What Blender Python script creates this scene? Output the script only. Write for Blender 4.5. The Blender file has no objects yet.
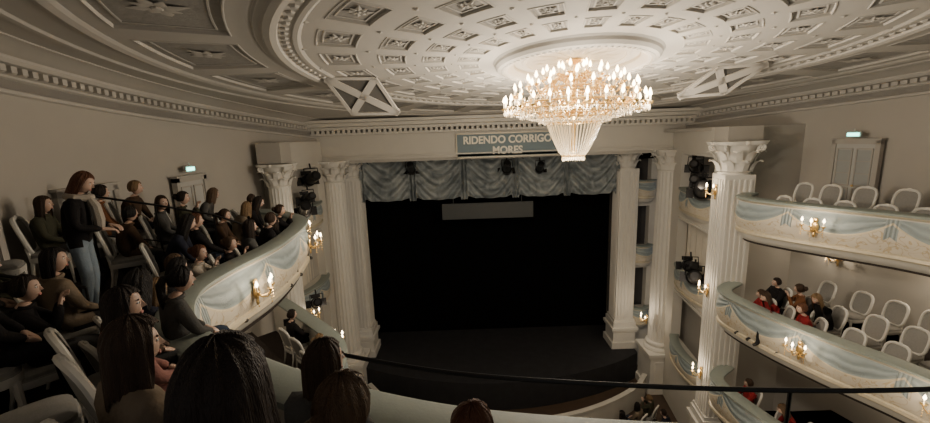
import bpy, bmesh, math, random
from mathutils import Vector, Matrix
random.seed(7)
H = 10.8      # eye height above stalls floor; everything is modelled relative to eye level, then lifted
pi=math.pi
# ------------------------------------------------------------------ materials
def nmat(name):
    m=bpy.data.materials.new(name); m.use_nodes=True
    return m, m.node_tree, m.node_tree.nodes['Principled BSDF']
def pmat(name,col,rough=.6,metal=0,var=.12,scale=6,bump=.08,bscale=None,emit=None,es=0,stretch=None,spec=.5):
    m,nt,b=nmat(name); N=nt.nodes; L=nt.links
    tc=N.new('ShaderNodeTexCoord'); mp=N.new('ShaderNodeMapping'); L.new(tc.outputs['Object'],mp.inputs[0])
    if stretch: mp.inputs['Scale'].default_value=stretch
    n=N.new('ShaderNodeTexNoise'); n.inputs['Scale'].default_value=scale; n.inputs['Detail'].default_value=4
    L.new(mp.outputs[0],n.inputs['Vector'])
    r=N.new('ShaderNodeMix'); r.data_type='RGBA'
    r.inputs[6].default_value=tuple(c*(1-var) for c in col)+(1,); r.inputs[7].default_value=tuple(min(1,c*(1+var)) for c in col)+(1,)
    L.new(n.outputs['Fac'],r.inputs[0]); L.new(r.outputs[2],b.inputs['Base Color'])
    b.inputs['Roughness'].default_value=rough; b.inputs['Metallic'].default_value=metal; b.inputs['Specular IOR Level'].default_value=spec
    if bump:
        n2=N.new('ShaderNodeTexNoise'); n2.inputs['Scale'].default_value=bscale or scale*5
        L.new(mp.outputs[0],n2.inputs['Vector'])
        bp=N.new('ShaderNodeBump'); bp.inputs['Strength'].default_value=bump; bp.inputs['Distance'].default_value=.02
        L.new(n2.outputs['Fac'],bp.inputs['Height']); L.new(bp.outputs[0],b.inputs['Normal'])
    if emit:
        b.inputs['Emission Color'].default_value=emit+(1,); b.inputs['Emission Strength'].default_value=es
    return m
def MM(nt,op,a,b=None,c=None):
    n=nt.nodes.new('ShaderNodeMath'); n.operation=op
    for i,x in enumerate((a,b,c)):
        if x is None: continue
        if isinstance(x,(int,float)): n.inputs[i].default_value=x
        else: nt.links.new(x,n.inputs[i])
    return n.outputs[0]
def MIX(nt,f,a,b):
    n=nt.nodes.new('ShaderNodeMix'); n.data_type='RGBA'
    for i,x in ((0,f),(6,a),(7,b)):
        if isinstance(x,tuple): n.inputs[i].default_value=x+(1,)
        elif isinstance(x,(int,float)): n.inputs[i].default_value=x
        else: nt.links.new(x,n.inputs[i])
    return n.outputs[2]
def swag_mat(name,P=1.7,top=.12,sag=.36,base=.2,cream=(.58,.53,.435),blue=(.27,.32,.33)):
    m,nt,b=nmat(name)
    uv=nt.nodes.new('ShaderNodeUVMap'); uv.uv_map='UVMap'
    s=nt.nodes.new('ShaderNodeSeparateXYZ'); nt.links.new(uv.outputs[0],s.inputs[0])
    U,V=s.outputs[0],s.outputs[1]
    t=MM(nt,'FRACT',MM(nt,'DIVIDE',U,P))
    q=MM(nt,'MULTIPLY',MM(nt,'MULTIPLY',t,4.0),MM(nt,'SUBTRACT',1.0,t))
    vd=MM(nt,'ADD',top+base*.4,MM(nt,'MULTIPLY',q,sag))
    mask=MM(nt,'LESS_THAN',V,vd)
    d0=MM(nt,'MINIMUM',t,MM(nt,'SUBTRACT',1.0,t))
    tail=MM(nt,'MULTIPLY',MM(nt,'LESS_THAN',d0,.06),MM(nt,'LESS_THAN',V,MM(nt,'ADD',.46,MM(nt,'MULTIPLY',d0,1.4))))
    mask=MM(nt,'MAXIMUM',mask,tail)
    rel=MM(nt,'DIVIDE',V,vd)
    nw=nt.nodes.new('ShaderNodeTexNoise'); nw.inputs['Scale'].default_value=2.5; nt.links.new(uv.outputs[0],nw.inputs['Vector'])
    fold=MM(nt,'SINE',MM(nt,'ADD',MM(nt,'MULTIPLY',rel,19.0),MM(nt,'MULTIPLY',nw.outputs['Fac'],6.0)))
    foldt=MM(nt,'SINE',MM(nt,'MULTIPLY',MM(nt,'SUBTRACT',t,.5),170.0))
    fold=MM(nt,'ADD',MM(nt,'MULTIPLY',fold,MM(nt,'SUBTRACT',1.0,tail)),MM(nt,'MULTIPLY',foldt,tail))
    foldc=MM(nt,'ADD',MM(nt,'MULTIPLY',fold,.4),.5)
    bl=MIX(nt,foldc,tuple(c*.84 for c in blue),tuple(min(1,c*1.15) for c in blue))  # fold shading put into the colour: darker and lighter blue across the folds
    fr=MM(nt,'LESS_THAN',MM(nt,'ABSOLUTE',MM(nt,'SUBTRACT',V,vd)),.022)
    no=nt.nodes.new('ShaderNodeTexNoise'); no.inputs['Scale'].default_value=4.5; no.inputs['Detail'].default_value=1; no.inputs['Distortion'].default_value=1.2; nt.links.new(uv.outputs[0],no.inputs['Vector'])
    orn=MM(nt,'LESS_THAN',MM(nt,'ABSOLUTE',MM(nt,'SUBTRACT',no.outputs['Fac'],.5)),.022)
    orn=MM(nt,'MULTIPLY',orn,MM(nt,'GREATER_THAN',V,.25))
    cr=MIX(nt,orn,cream,(.48,.39,.26))
    col=MIX(nt,mask,cr,bl)
    col=MIX(nt,fr,col,(.60,.53,.39))
    nt.links.new(col,b.inputs['Base Color']); b.inputs['Roughness'].default_value=.6
    bp=nt.nodes.new('ShaderNodeBump'); bp.inputs['Strength'].default_value=.7; bp.inputs['Distance'].default_value=.03
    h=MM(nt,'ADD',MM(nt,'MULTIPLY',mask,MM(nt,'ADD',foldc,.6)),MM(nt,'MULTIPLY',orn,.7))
    nt.links.new(h,bp.inputs['Height']); nt.links.new(bp.outputs[0],b.inputs['Normal'])
    return m
plaster=pmat('plaster_cream',(.55,.53,.48),.75,var=.05,scale=2,bump=.05)
wallm=pmat('wall_paint',(.40,.378,.342),.8,var=.06,scale=1.2,bump=.04)
ceilm=pmat('ceiling_plaster',(.46,.44,.405),.8,var=.06,scale=2,bump=.05)
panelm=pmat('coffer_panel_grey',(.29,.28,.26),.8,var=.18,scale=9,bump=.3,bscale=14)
colm=pmat('column_stone',(.68,.66,.61),.6,var=.05,scale=3,bump=.05)
gold=pmat('gilding',(.80,.55,.22),.3,metal=.9,var=.15,scale=20,bump=.1)
goldp=pmat('gold_paint',(.54,.48,.36),.45,metal=.2,var=.15,scale=20)
ledge=pmat('ledge_cushion',(.24,.275,.25),.6,var=.08,scale=10)
swag=swag_mat('painted_swag_front')
swagS=swag_mat('painted_swag_box',P=1.3,sag=.25)
black=pmat('black_drape',(.003,.003,.0035),1,var=.3,scale=3,bump=.1,spec=.05)
stagef=pmat('stage_floor',(.028,.028,.031),.7,var=.3,scale=3,bump=.05,spec=.2)
blackm=pmat('black_metal',(.015,.015,.016),.35,metal=.6,var=.1,scale=10,bump=0)
floorm=pmat('carpet_dark',(.04,.033,.03),.95,var=.3,scale=20,bump=.2,spec=.1)
parq=pmat('parterre_floor',(.07,.045,.03),.5,var=.3,scale=4,bump=.05)
chairw=pmat('chair_white_wood',(.62,.605,.56),.45,var=.06,scale=10)
chairu=pmat('chair_upholstery',(.24,.235,.22),.9,var=.15,scale=30,bump=.2)
curt=pmat('box_curtain',(.58,.54,.46),.85,var=.1,scale=6,bump=.1)
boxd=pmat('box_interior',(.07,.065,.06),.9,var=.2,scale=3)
doorm=pmat('door_paint',(.44,.445,.43),.6,var=.06,scale=5)
signm=pmat('sign_blue_grey',(.16,.22,.25),.6,var=.08,scale=5)
textm=pmat('sign_letters',(.85,.80,.66),.5,var=.03)
bulb=pmat('candle_bulb',(1,.8,.5),.4,bump=0,emit=(1.0,.70,.36),es=30)
bulb2=pmat('sconce_bulb',(1,.8,.5),.4,bump=0,emit=(1.0,.76,.47),es=20)
candle=pmat('candle_sleeve',(.85,.78,.6),.5,bump=0)
exitm=pmat('exit_sign_green',(.05,.5,.4),.5,bump=0,emit=(.25,1.0,.75),es=6)
screenm=pmat('surtitle_screen',(.06,.065,.065),.5,var=.05,bump=0)
def crystal():
    m,nt,b=nmat('crystal'); b.inputs['Base Color'].default_value=(.95,.86,.68,1); b.inputs['Roughness'].default_value=.12
    b.inputs['Specular IOR Level'].default_value=1; b.inputs['Alpha'].default_value=.8
    b.inputs['Emission Color'].default_value=(1,.72,.36,1); b.inputs['Emission Strength'].default_value=.16  # weak emission puts a warm glow into the crystals, which hold no bulbs
    return m
cryst=crystal()
def drape_mat():
    m,nt,b=nmat('valance_cloth')
    tc=nt.nodes.new('ShaderNodeTexCoord'); n=nt.nodes.new('ShaderNodeTexNoise'); n.inputs['Scale'].default_value=1.6; n.inputs['Detail'].default_value=5; n.inputs['Distortion'].default_value=1.5
    nt.links.new(tc.outputs['Object'],n.inputs['Vector'])
    r=nt.nodes.new('ShaderNodeValToRGB'); r.color_ramp.elements[0].position=.35; r.color_ramp.elements[1].position=.68
    r.color_ramp.elements[0].color=(.13,.155,.17,1); r.color_ramp.elements[1].color=(.35,.38,.385,1)
    nt.links.new(n.outputs['Fac'],r.inputs[0]); nt.links.new(r.outputs[0],b.inputs['Base Color']); b.inputs['Roughness'].default_value=.8
    return m
valm=drape_mat()
skin=pmat('skin',(.46,.31,.24),.5,var=.06,scale=12,bump=.02)
eyew=pmat('eye_white',(.8,.78,.74),.3,bump=0); dark=pmat('pupil_dark',(.02,.015,.012),.3,bump=0)
lips=pmat('lips',(.42,.17,.14),.5,bump=0); shoe=pmat('shoe_leather',(.03,.025,.02),.4)
def hairm(n,c): return pmat(n,c,.55,var=.45,scale=14,bump=.7,bscale=60,stretch=(3,3,.25),spec=.25)
hairs=[hairm('hair_dark_brown',(.018,.011,.008)),hairm('hair_brown',(.04,.023,.014)),hairm('hair_black',(.010,.008,.008)),hairm('hair_auburn',(.10,.04,.02)),hairm('hair_blond',(.18,.115,.06)),hairm('hair_light_brown',(.085,.052,.03))]
def cl(n,c): return pmat(n,c,.9,var=.12,scale=12,bump=.25,bscale=50,spec=.2)
tops=[cl('cloth_black',(.010,.009,.010)),cl('cloth_navy',(.016,.018,.03)),cl('cloth_grey',(.07,.07,.068)),cl('cloth_brown',(.055,.034,.022)),cl('cloth_cream',(.33,.30,.26)),cl('cloth_rose',(.24,.115,.10)),cl('cloth_red',(.20,.015,.018)),cl('cloth_olive',(.045,.045,.03)),cl('cloth_beige',(.16,.125,.09)),cl('cloth_rust',(.13,.055,.025))]
TOPW=[0,0,0,0,1,1,2,3,7,4,8,9]
pants=[cl('trousers_black',(.015,.015,.017)),cl('trousers_denim',(.035,.05,.08)),cl('trousers_grey',(.04,.04,.04))]
jeans=cl('jeans_light',(.20,.25,.30))
# ------------------------------------------------------------------ builder
class B:
    def __init__(s): s.v=[];s.f=[];s.m=[];s.uv=None
    def add(s,vs,fs,mat=0,T=None):
        o=len(s.v)
        for v in vs:
            v=Vector(v); s.v.append(T@v if T is not None else v)
        for i,f in enumerate(fs):
            s.f.append([o+k for k in f]); s.m.append(mat if isinstance(mat,int) else mat[i])
    def box(s,c,d,mat=0,T=None,rz=0):
        x,y,z=[k/2 for k in d]
        M=Matrix.Translation(c)@Matrix.Rotation(rz,4,'Z')
        if T is not None: M=T@M
        s.add([(-x,-y,-z),(x,-y,-z),(x,y,-z),(-x,y,-z),(-x,-y,z),(x,-y,z),(x,y,z),(-x,y,z)],
              [(0,3,2,1),(4,5,6,7),(0,1,5,4),(1,2,6,5),(2,3,7,6),(3,0,4,7)],mat,M)
    def lathe(s,prof,mat=0,c=(0,0,0),seg=16,T=None,fl=None):
        vs=[];fs=[]
        for (r,z) in prof:
            for i in range(seg):
                a=2*pi*i/seg; rr=r*(fl(a,z) if fl else 1)
                vs.append((c[0]+rr*math.cos(a),c[1]+rr*math.sin(a),c[2]+z))
        for j in range(len(prof)-1):
            for i in range(seg):
                k=(i+1)%seg; fs.append((j*seg+i,j*seg+k,(j+1)*seg+k,(j+1)*seg+i))
        fs.append(tuple(range(seg))[::-1]); fs.append(tuple((len(prof)-1)*seg+i for i in range(seg)))
        s.add(vs,fs,mat,T)
    def tube(s,pts,r,mat=0,seg=6,T=None,closed=False):
        pts=[Vector(p) for p in pts]; n=len(pts); vs=[];fs=[]; up=None
        for i,p in enumerate(pts):
            if closed: d=pts[(i+1)%n]-pts[i-1]
            else: d=pts[min(i+1,n-1)]-pts[max(i-1,0)]
            d.normalize()
            if up is None: up=Vector((0,0,1)) if abs(d.z)<.9 else Vector((1,0,0))
            a=d.cross(up)
            if a.length<1e-4: a=d.cross(Vector((0,1,0)))
            a.normalize(); b=a.cross(d); up=b
            rr=r[i] if isinstance(r,(list,tuple)) else r
            for k in range(seg):
                t=2*pi*k/seg; vs.append(p+(a*math.cos(t)+b*math.sin(t))*rr)
        for j in range(n if closed else n-1):
            for k in range(seg):
                q=(k+1)%seg; jj=(j+1)%n; fs.append((j*seg+k,j*seg+q,jj*seg+q,jj*seg+k))
        if not closed: fs.append(tuple(range(seg))); fs.append(tuple((n-1)*seg+k for k in range(seg))[::-1])
        s.add(vs,fs,mat,T)
    def ell(s,c,r,mat=0,seg=10,rings=7,T=None):
        prof=[(max(.001,math.sin(pi*j/rings)),-math.cos(pi*j/rings)) for j in range(rings+1)]
        M=Matrix.Translation(c)@Matrix.Diagonal((r[0],r[1],r[2],1))
        if T is not None: M=T@M
        s.lathe(prof,mat,seg=seg,T=M)
    def octa(s,c,r,h,mat=0):
        x,y,z=c
        s.add([(x+r,y,z),(x,y+r,z),(x-r,y,z),(x,y-r,z),(x,y,z+h),(x,y,z-h)],[(0,1,4),(1,2,4),(2,3,4),(3,0,4),(1,0,5),(2,1,5),(3,2,5),(0,3,5)],mat)
    def mesh(s,name,mats,smooth=True,ang=35):
        me=bpy.data.meshes.new(name); me.from_pydata([tuple(v) for v in s.v],[],s.f)
        for m in mats: me.materials.append(m)
        me.polygons.foreach_set('material_index',s.m)
        if smooth:
            me.polygons.foreach_set('use_smooth',[True]*len(me.polygons))
            try: me.set_sharp_from_angle(angle=math.radians(ang))
            except Exception: pass
        me.update(); return me
    def obj(s,name,mats,loc=(0,0,0),smooth=True,ang=35,parent=None):
        return put(s.mesh(name,mats,smooth,ang),name,loc,parent=parent)
def put(me,name,loc=(0,0,0),rz=0,sc=1,parent=None):
    o=bpy.data.objects.new(name,me); bpy.context.scene.collection.objects.link(o)
    o.location=loc; o.rotation_euler[2]=rz; o.scale=(sc,)*3 if isinstance(sc,(int,float)) else sc
    if parent: o.parent=parent
    return o
def spline(P,step=.2):
    P=[Vector(p) for p in P]; out=[]
    Q=[P[0]*2-P[1]]+P+[P[-1]*2-P[-2]]
    for i in range(1,len(Q)-2):
        p0,p1,p2,p3=Q[i-1:i+3]; n=max(2,int((p2-p1).length/step))
        for k in range(n):
            t=k/n
            out.append(.5*((2*p1)+(-p0+p2)*t+(2*p0-5*p1+4*p2-p3)*t*t+(-p0+3*p1-3*p2+p3)*t**3))
    out.append(P[-1]); return out
def normals(path):
    ns=[]
    for i in range(len(path)):
        d=(path[min(i+1,len(path)-1)]-path[max(i-1,0)]); d.normalize(); ns.append(Vector((d.y,-d.x)))
    return ns
def sweep(name,path,prof,mats,mi=None,zf=None,smooth=True,parent=None,z0=0,ang=35):
    ns=normals(path); n=len(prof); vs=[];fs=[];ms=[];uvs=[]; L=0; Ls=[]
    for i,(p,nn) in enumerate(zip(path,ns)):
        if i: L+=(p-path[i-1]).length
        Ls.append(L)
        for (o,z) in prof:
            q=p+nn*o; vs.append((q.x,q.y,z+z0+(zf(q.x,q.y) if zf else 0)))
    for i in range(len(path)-1):
        for j in range(n-1):
            fs.append((i*n+j,i*n+j+1,(i+1)*n+j+1,(i+1)*n+j)); ms.append(mi[j] if mi else 0)
            uvs+= [(Ls[i],-prof[j][1]),(Ls[i],-prof[j+1][1]),(Ls[i+1],-prof[j+1][1]),(Ls[i+1],-prof[j][1])]
    me=bpy.data.meshes.new(name); me.from_pydata(vs,[],fs)
    for m in mats: me.materials.append(m)
    me.polygons.foreach_set('material_index',ms)
    u=me.uv_layers.new(name='UVMap')
    for k,c in enumerate(uvs): u.data[k].uv=c
    if smooth:
        me.polygons.foreach_set('use_smooth',[True]*len(me.polygons)); me.set_sharp_from_angle(angle=math.radians(ang))
    return put(me,name,parent=parent)
def empty(name,loc=(0,0,0)):
    o=bpy.data.objects.new(name,None); bpy.context.scene.collection.objects.link(o); o.location=loc; return o
def ceilz(x,y): return 1.83-.07*y
# ------------------------------------------------------------------ plan curves
C3=spline([(-5.5,10.7),(-4.5,10.0),(-3.85,9.2),(-3.55,8.2),(-3.4,6.8),(-3.5,5.5),(-3.4,4.6),(-2.85,3.72),(-1.85,3.0),(-.77,2.46),(.4,2.13),(2.4,1.93),(4.6,2.1),(6.6,2.9),(8.1,4.0),(8.8,5.2),(8.85,6.3),(8.55,7.35),(8.05,8.2),(7.55,9.0),(7.2,9.75),(7.25,10.3),(7.8,10.8)],.15)
C2=spline([(-5.4,10.8),(-4.2,9.6),(-3.0,8.3),(-2.6,7.2),(-2.7,5.8),(-2.5,4.6),(-1.8,3.7),(-.5,3.1),(1.5,2.8),(4,2.9),(6.2,3.6),(7.6,4.6),(7.95,5.6),(7.8,6.5),(7.4,7.5),(7.05,8.6),(6.85,9.7),(6.95,10.3),(7.6,10.8)],.2)
WL=spline([(-5.45,15.9),(-5.9,13.5),(-6.3,11.2),(-6.55,9),(-6.5,7),(-6.1,4.8),(-5.2,2.8),(-4.0,1.3),(-2.8,.4)],.3)
WR=spline([(6.6,.3),(8.4,2),(9.8,4.3),(10.4,6.5),(10.35,8.5),(9.85,10.6),(9.0,13),(8.4,15.9)],.3)
sweep('wall_left',WL,[(0,-10.8),(0,0)],[wallm])
sweep('wall_right',WR,[(0,-10.8),(0,0)],[wallm])
for nm,W in (('wall_left_upper',WL),('wall_right_upper',WR)):
    vs=[];fs=[]
    for p in W: vs+= [(p.x,p.y,0),(p.x,p.y,ceilz(p.x,p.y)+.05)]
    for i in range(len(W)-1): fs.append((2*i,2*i+1,2*i+3,2*i+2))
    b=B(); b.add(vs,fs); b.obj(nm,[wallm])
corn=[(0,-.62),(-.05,-.60),(-.05,-.55),(0,-.53),(0,-.40),(-.04,-.38),(-.04,-.35),(-.10,-.33),(-.10,-.24),(-.20,-.22),(-.24,-.17),(-.24,-.13),(-.34,-.10),(-.48,-.03),(-.62,-.02),(-.62,.03)]
sweep('trim_1',WL,corn,[ceilm],zf=ceilz,ang=25)
sweep('trim_2',WR,corn,[ceilm],zf=ceilz,ang=25)
def dentils(path,b,off=-.13,dz=-.29,sp=.17,sz=(.09,.09,.09)):
    acc=0; ns=normals(path)
    for i in range(1,len(path)):
        d=path[i]-path[i-1]; l=d.length; a=math.atan2(d.y,d.x)
        while acc<l:
            p=path[i-1]+d*(acc/l)+ns[i]*off; b.box((p.x,p.y,ceilz(p.x,p.y)+dz),sz,0,rz=a); acc+=sp
        acc-=l
b=B(); dentils(WL,b); dentils(WR,b)
b.obj('trim_3',[ceilm],smooth=False)
# ------------------------------------------------------------------ ceiling
CX,CY=2.06,7.53
def P(r,a,dz=0):
    x=CX+r*math.cos(a); y=CY+r*math.sin(a); return (x,y,ceilz(x,y)+dz)
b=B()
def ringstrip(r0,r1,z0,z1,mat=0,seg=112):
    vs=[];fs=[]
    for i in range(seg):
        a=2*pi*i/seg; vs+=[P(r0,a,z0),P(r1,a,z1)]
    for i in range(seg):
        k=(i+1)%seg; fs.append((2*i,2*k,2*k+1,2*i+1))
    b.add(vs,fs,mat)
def profring(pr,mat=0):
    for (r0,z0),(r1,z1) in zip(pr,pr[1:]): ringstrip(r0,r1,z0,z1,mat)
def cell(r0,r1,a0,a1,w=.07,dep=.022):
    K=4; rc=(r0+r1)/2; ac=(a0+a1)/2
    def loop(ins,dz):
        ra,rb=r0+ins,r1-ins; da=ins/rc; aa,ab=a0+da,a1-da; L=[]
        for k in range(K): L.append(P(ra,aa+(ab-aa)*k/K,dz))
        for k in range(K): L.append(P(ra+(rb-ra)*k/K,ab,dz))
        for k in range(K): L.append(P(rb,ab-(ab-aa)*k/K,dz))
        for k in range(K): L.append(P(rb-(rb-ra)*k/K,aa,dz))
        return L
    W=min(r1-r0,(a1-a0)*rc)
    w=W*w
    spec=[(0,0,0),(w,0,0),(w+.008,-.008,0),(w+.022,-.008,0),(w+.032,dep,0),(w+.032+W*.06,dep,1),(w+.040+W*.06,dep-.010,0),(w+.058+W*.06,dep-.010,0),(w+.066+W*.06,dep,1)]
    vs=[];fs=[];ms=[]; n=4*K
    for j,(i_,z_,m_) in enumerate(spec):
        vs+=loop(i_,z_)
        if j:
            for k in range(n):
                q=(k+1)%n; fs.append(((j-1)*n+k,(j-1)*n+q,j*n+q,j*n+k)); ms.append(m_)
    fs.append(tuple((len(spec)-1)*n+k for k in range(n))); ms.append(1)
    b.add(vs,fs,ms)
    c=Vector(P(rc,ac,dep-.005)); R=W*.17; u=Vector((math.cos(ac),math.sin(ac),-.07*math.sin(ac))); t=Vector((-math.sin(ac),math.cos(ac),0))
    su=(r1-r0)/W; st=((a1-a0)*rc)/W
    for k in range(8):
        g=2*pi*k/8+pi/8; L=R*(1.25 if k%2 else .9)
        d=u*math.cos(g)*su+t*math.sin(g)*st; e=-u*math.sin(g)*su+t*math.cos(g)*st
        b.add([c,c+d*L*.5+e*R*.25+Vector((0,0,-.008)),c+d*L,c+d*L*.5-e*R*.25+Vector((0,0,-.008)),c+d*L*.5+Vector((0,0,-.02))],[(0,1,4),(1,2,4),(2,3,4),(3,0,4)],0)
    b.ell(c+Vector((0,0,-.01)),(R*.25,R*.25,.015),0,6,4)
def diamond(r,a,s):    # small flat lozenge where ribs cross
    c=P(r,a,-.008); da=s/r
    b.add([P(r-s,a,-.006),P(r,a+da,-.006),P(r+s,a,-.006),P(r,a-da,-.006),P(r,a,-.022)],[(0,1,4),(1,2,4),(2,3,4),(3,0,4)],0)
radii=[1.62,2.2,2.85,3.6,4.55]; n=24
for r0,r1 in zip(radii,radii[1:]):
    for i in range(n):
        cell(r0,r1,2*pi*i/n,2*pi*(i+1)/n,w=.19); diamond(r1,2*pi*i/n,.04*r1/3)
n=20
for i in range(n): cell(5.2,6.9,2*pi*i/n,2*pi*(i+1)/n,w=.12,dep=.035)
profring([(.02,.0),(.85,0),(.87,-.02),(.92,-.02),(.95,0)])
profring([(.95,0),(1.08,0),(1.09,-.05),(1.13,-.08),(1.20,-.13),(1.30,-.15),(1.38,-.13),(1.42,-.08),(1.43,-.03),(1.46,0),(1.62,0)])
profring([(4.55,0),(4.6,-.03),(4.66,-.03),(4.68,-.01),(4.84,-.02),(4.86,-.06),(4.94,-.08),(5.02,-.06),(5.04,-.03),(5.12,-.02),(5.14,0),(5.2,0)])
profring([(6.9,0),(6.95,-.03),(7.03,-.05),(7.1,-.02),(7.14,0),(7.5,0),(7.53,-.03),(7.6,-.03),(7.63,0),(11.5,0)])
for i in range(150):
    a=2*pi*i/150; p=P(4.76,a,-.02); b.ell(p,(.06,.06,.03),0,6,4)
for i in range(80):
    a=2*pi*i/80; b.ell(P(1.29,a,-.145),(.04,.04,.02),0,6,4)
for i in range(16):
    a=2*pi*i/16
    b.add([P(.2,a,-.0),P(.5,a-.13,-.01),P(.8,a,-.0),P(.5,a+.13,-.01),P(.5,a,-.04)],[(0,1,4),(1,2,4),(2,3,4),(3,0,4)],0)
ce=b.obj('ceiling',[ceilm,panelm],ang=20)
def hatch(name,p0,p1,drop):
    p0=Vector(p0);p1=Vector(p1);drop=Vector(drop); hb=B()
    u=(p1-p0); q=[p0,p1,p1+drop,p0+drop]; nrm=u.cross(drop).normalized()*.03
    def bar(a,c,w=.05):
        d=(c-a).normalized(); s=d.cross(nrm).normalized()*w
        hb.add([a+s-nrm*1.5,a-s-nrm*1.5,c-s-nrm*1.5,c+s-nrm*1.5,a+s+nrm*1.5,a-s+nrm*1.5,c-s+nrm*1.5,c+s+nrm*1.5],[(0,1,2,3),(4,5,6,7),(0,1,5,4),(1,2,6,5),(2,3,7,6),(3,0,4,7)],0)
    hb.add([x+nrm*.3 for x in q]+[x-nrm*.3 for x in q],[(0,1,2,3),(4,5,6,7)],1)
    for i in range(4): bar(q[i],q[(i+1)%4],.03)
    bar(q[0],q[2],.07); bar(q[1],q[3],.07)
    o=u.cross(Vector((0,0,1))).normalized()*.75
    if o.y>0: o=-o
    w=[Vector((x.x,x.y,ceilz(x.x,x.y)-.035)) for x in (p0,p1,p1-o,p0-o)]
    hb.add(w,[(0,1,2,3)],2)  # flat black sheet under the ceiling, paints the dark of the open hatch
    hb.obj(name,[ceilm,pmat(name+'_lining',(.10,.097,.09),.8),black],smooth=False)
hatch('ceiling_hatch',(-2.65,8.2,1.24),(-1.7,8.35,1.23),(.35,.5,-.66))
hatch('ceiling_hatch',(5.25,8.5,1.22),(6.1,8.3,1.24),(-.6,.35,-.52))
# ------------------------------------------------------------------ tiers
bal=[(.18,-.95),(.18,-.06),(.21,-.05),(.21,0),(.17,.02),(-.10,.02),(-.14,0),(-.14,-.04),(-.10,-.08),(-.06,-.10),(-.06,-.12),(-.10,-.28),(-.13,-.46),(-.11,-.64),(-.05,-.80),(-.09,-.82),(-.10,-.88),(-.05,-.92),(-.03,-.98),(.06,-1.08),(.16,-1.14),(.5,-1.15),(1.0,-1.15)]
bmi=[0,1,1,1,1,1,1,2,2,0,3,3,3,3,2,2,2,0,0,0,0,0]
bmats=[plaster,ledge,goldp,swag]
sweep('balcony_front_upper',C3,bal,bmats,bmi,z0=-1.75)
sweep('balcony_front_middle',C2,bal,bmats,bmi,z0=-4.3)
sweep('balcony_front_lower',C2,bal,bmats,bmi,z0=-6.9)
def nearest(path,x,y): 
    return min(range(len(path)),key=lambda i:(path[i]-Vector((x,y))).length)
iL=nearest(C3,5.5,2.4); iM=nearest(C3,-2.6,3.5)
ZL=(-2.7,-2.38,-2.1,-1.85)
sweep('floor_gallery_left',C3[:iM+1],[(.1,-2.92),(.1,ZL[0]),(.72,ZL[0]),(.72,ZL[1]),(1.38,ZL[1]),(1.38,ZL[2]),(2.05,ZL[2]),(2.05,ZL[3]),(3.4,ZL[3])],[floorm],smooth=False)
sweep('floor_gallery_back',C3[iM:iL+1],[(.1,-2.92),(.1,-2.7),(.72,-2.7),(.72,-2.3),(1.30,-2.3),(1.30,-1.9),(1.95,-1.9),(1.95,-1.5),(3.4,-1.5)],[floorm],smooth=False)
sweep('floor_gallery_right',C3[iL:],[(.1,-2.9),(.1,-2.7),(.9,-2.7),(.9,-2.5),(2.6,-2.5)],[floorm],smooth=False)
sweep('floor_middle_tier',C2,[(.1,-5.45),(.1,-5.25),(.8,-5.25),(.8,-5.05),(1.5,-5.05),(1.5,-4.85),(3.6,-4.85)],[floorm],smooth=False)
sweep('floor_lower_tier',C2,[(.1,-8.05),(.1,-7.85),(3.6,-7.85)],[floorm],smooth=False)
sweep('trim_4',C2,[(.9,-5.46),(3.6,-5.46)],[plaster]); sweep('trim_5',C3,[(.9,-2.93),(3.2,-2.93)],[plaster])
b=B(); b.add([(-14,-3,-10.8),(18,-3,-10.8),(18,20,-10.8),(-14,20,-10.8)],[(0,1,2,3)]); b.obj('floor',[parq])
# ------------------------------------------------------------------ columns
def capital(b,z,R,T):
    b.lathe([(R*.86,0),(R*.86,R*.12),(R*.95,R*.15),(R*.88,R*.2),(R*.9,R*1.2),(R*1.15,R*1.75)],0,(0,0,z),20,T)
    for row,(zz,hh,n_) in enumerate(((.2,.7,8),(.7,.75,8))):
        for k in range(n_):
            a=2*pi*(k+.5*row)/n_
            pts=[]
            for t,(ro,ho,w) in enumerate(((.92,0,.30),(.98,.35,.34),(1.10,.7,.28),(1.34,.95,.18),(1.42,.80,.06))):
                for sgn in (-1,0,1):
                    aa=a+sgn*w; rr=R*(ro+(.06 if sgn==0 else 0)+.04*row)
                    pts.append((rr*math.cos(aa),rr*math.sin(aa),z+R*(zz+hh*ho)))
            fs=[]
            for t in range(4):
                for q in range(2): fs.append((t*3+q,t*3+q+1,t*3+q+4,t*3+q+3))
            b.add(pts,fs,0,T)
    for k in range(4):
        a=pi/4+k*pi/2; d=Vector((math.cos(a),math.sin(a),0))
        pts=[]
        for t in range(14):
            g=t/13*2.2*2*pi*.7; rr=R*.24*(1-t/15)
            pts.append(d*(R*1.28+rr*math.sin(g))+Vector((0,0,z+R*1.58+rr*math.cos(g))))
        b.tube([d*R*.95+Vector((0,0,z+R*1.0))]+pts,R*.07,0,5,T)
        b.ell(Vector((math.cos(k*pi/2),math.sin(k*pi/2),0))*R*1.3+Vector((0,0,z+R*1.85)),(R*.13,R*.13,R*.13),0,6,4,T)
    vs=[];N=32
    for zz,sc in ((1.75,1.0),(1.95,1.08)):
        for i in range(N):
            a=2*pi*i/N; r=R*sc*(1.22+.32*abs(math.sin(2*a))**2.0)
            vs.append((r*math.cos(a),r*math.sin(a),z+R*zz))
    b.add(vs,[(i,(i+1)%N,N+(i+1)%N,N+i) for i in range(N)]+[tuple(range(N))[::-1],tuple(range(N,2*N))],0,T)
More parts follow.
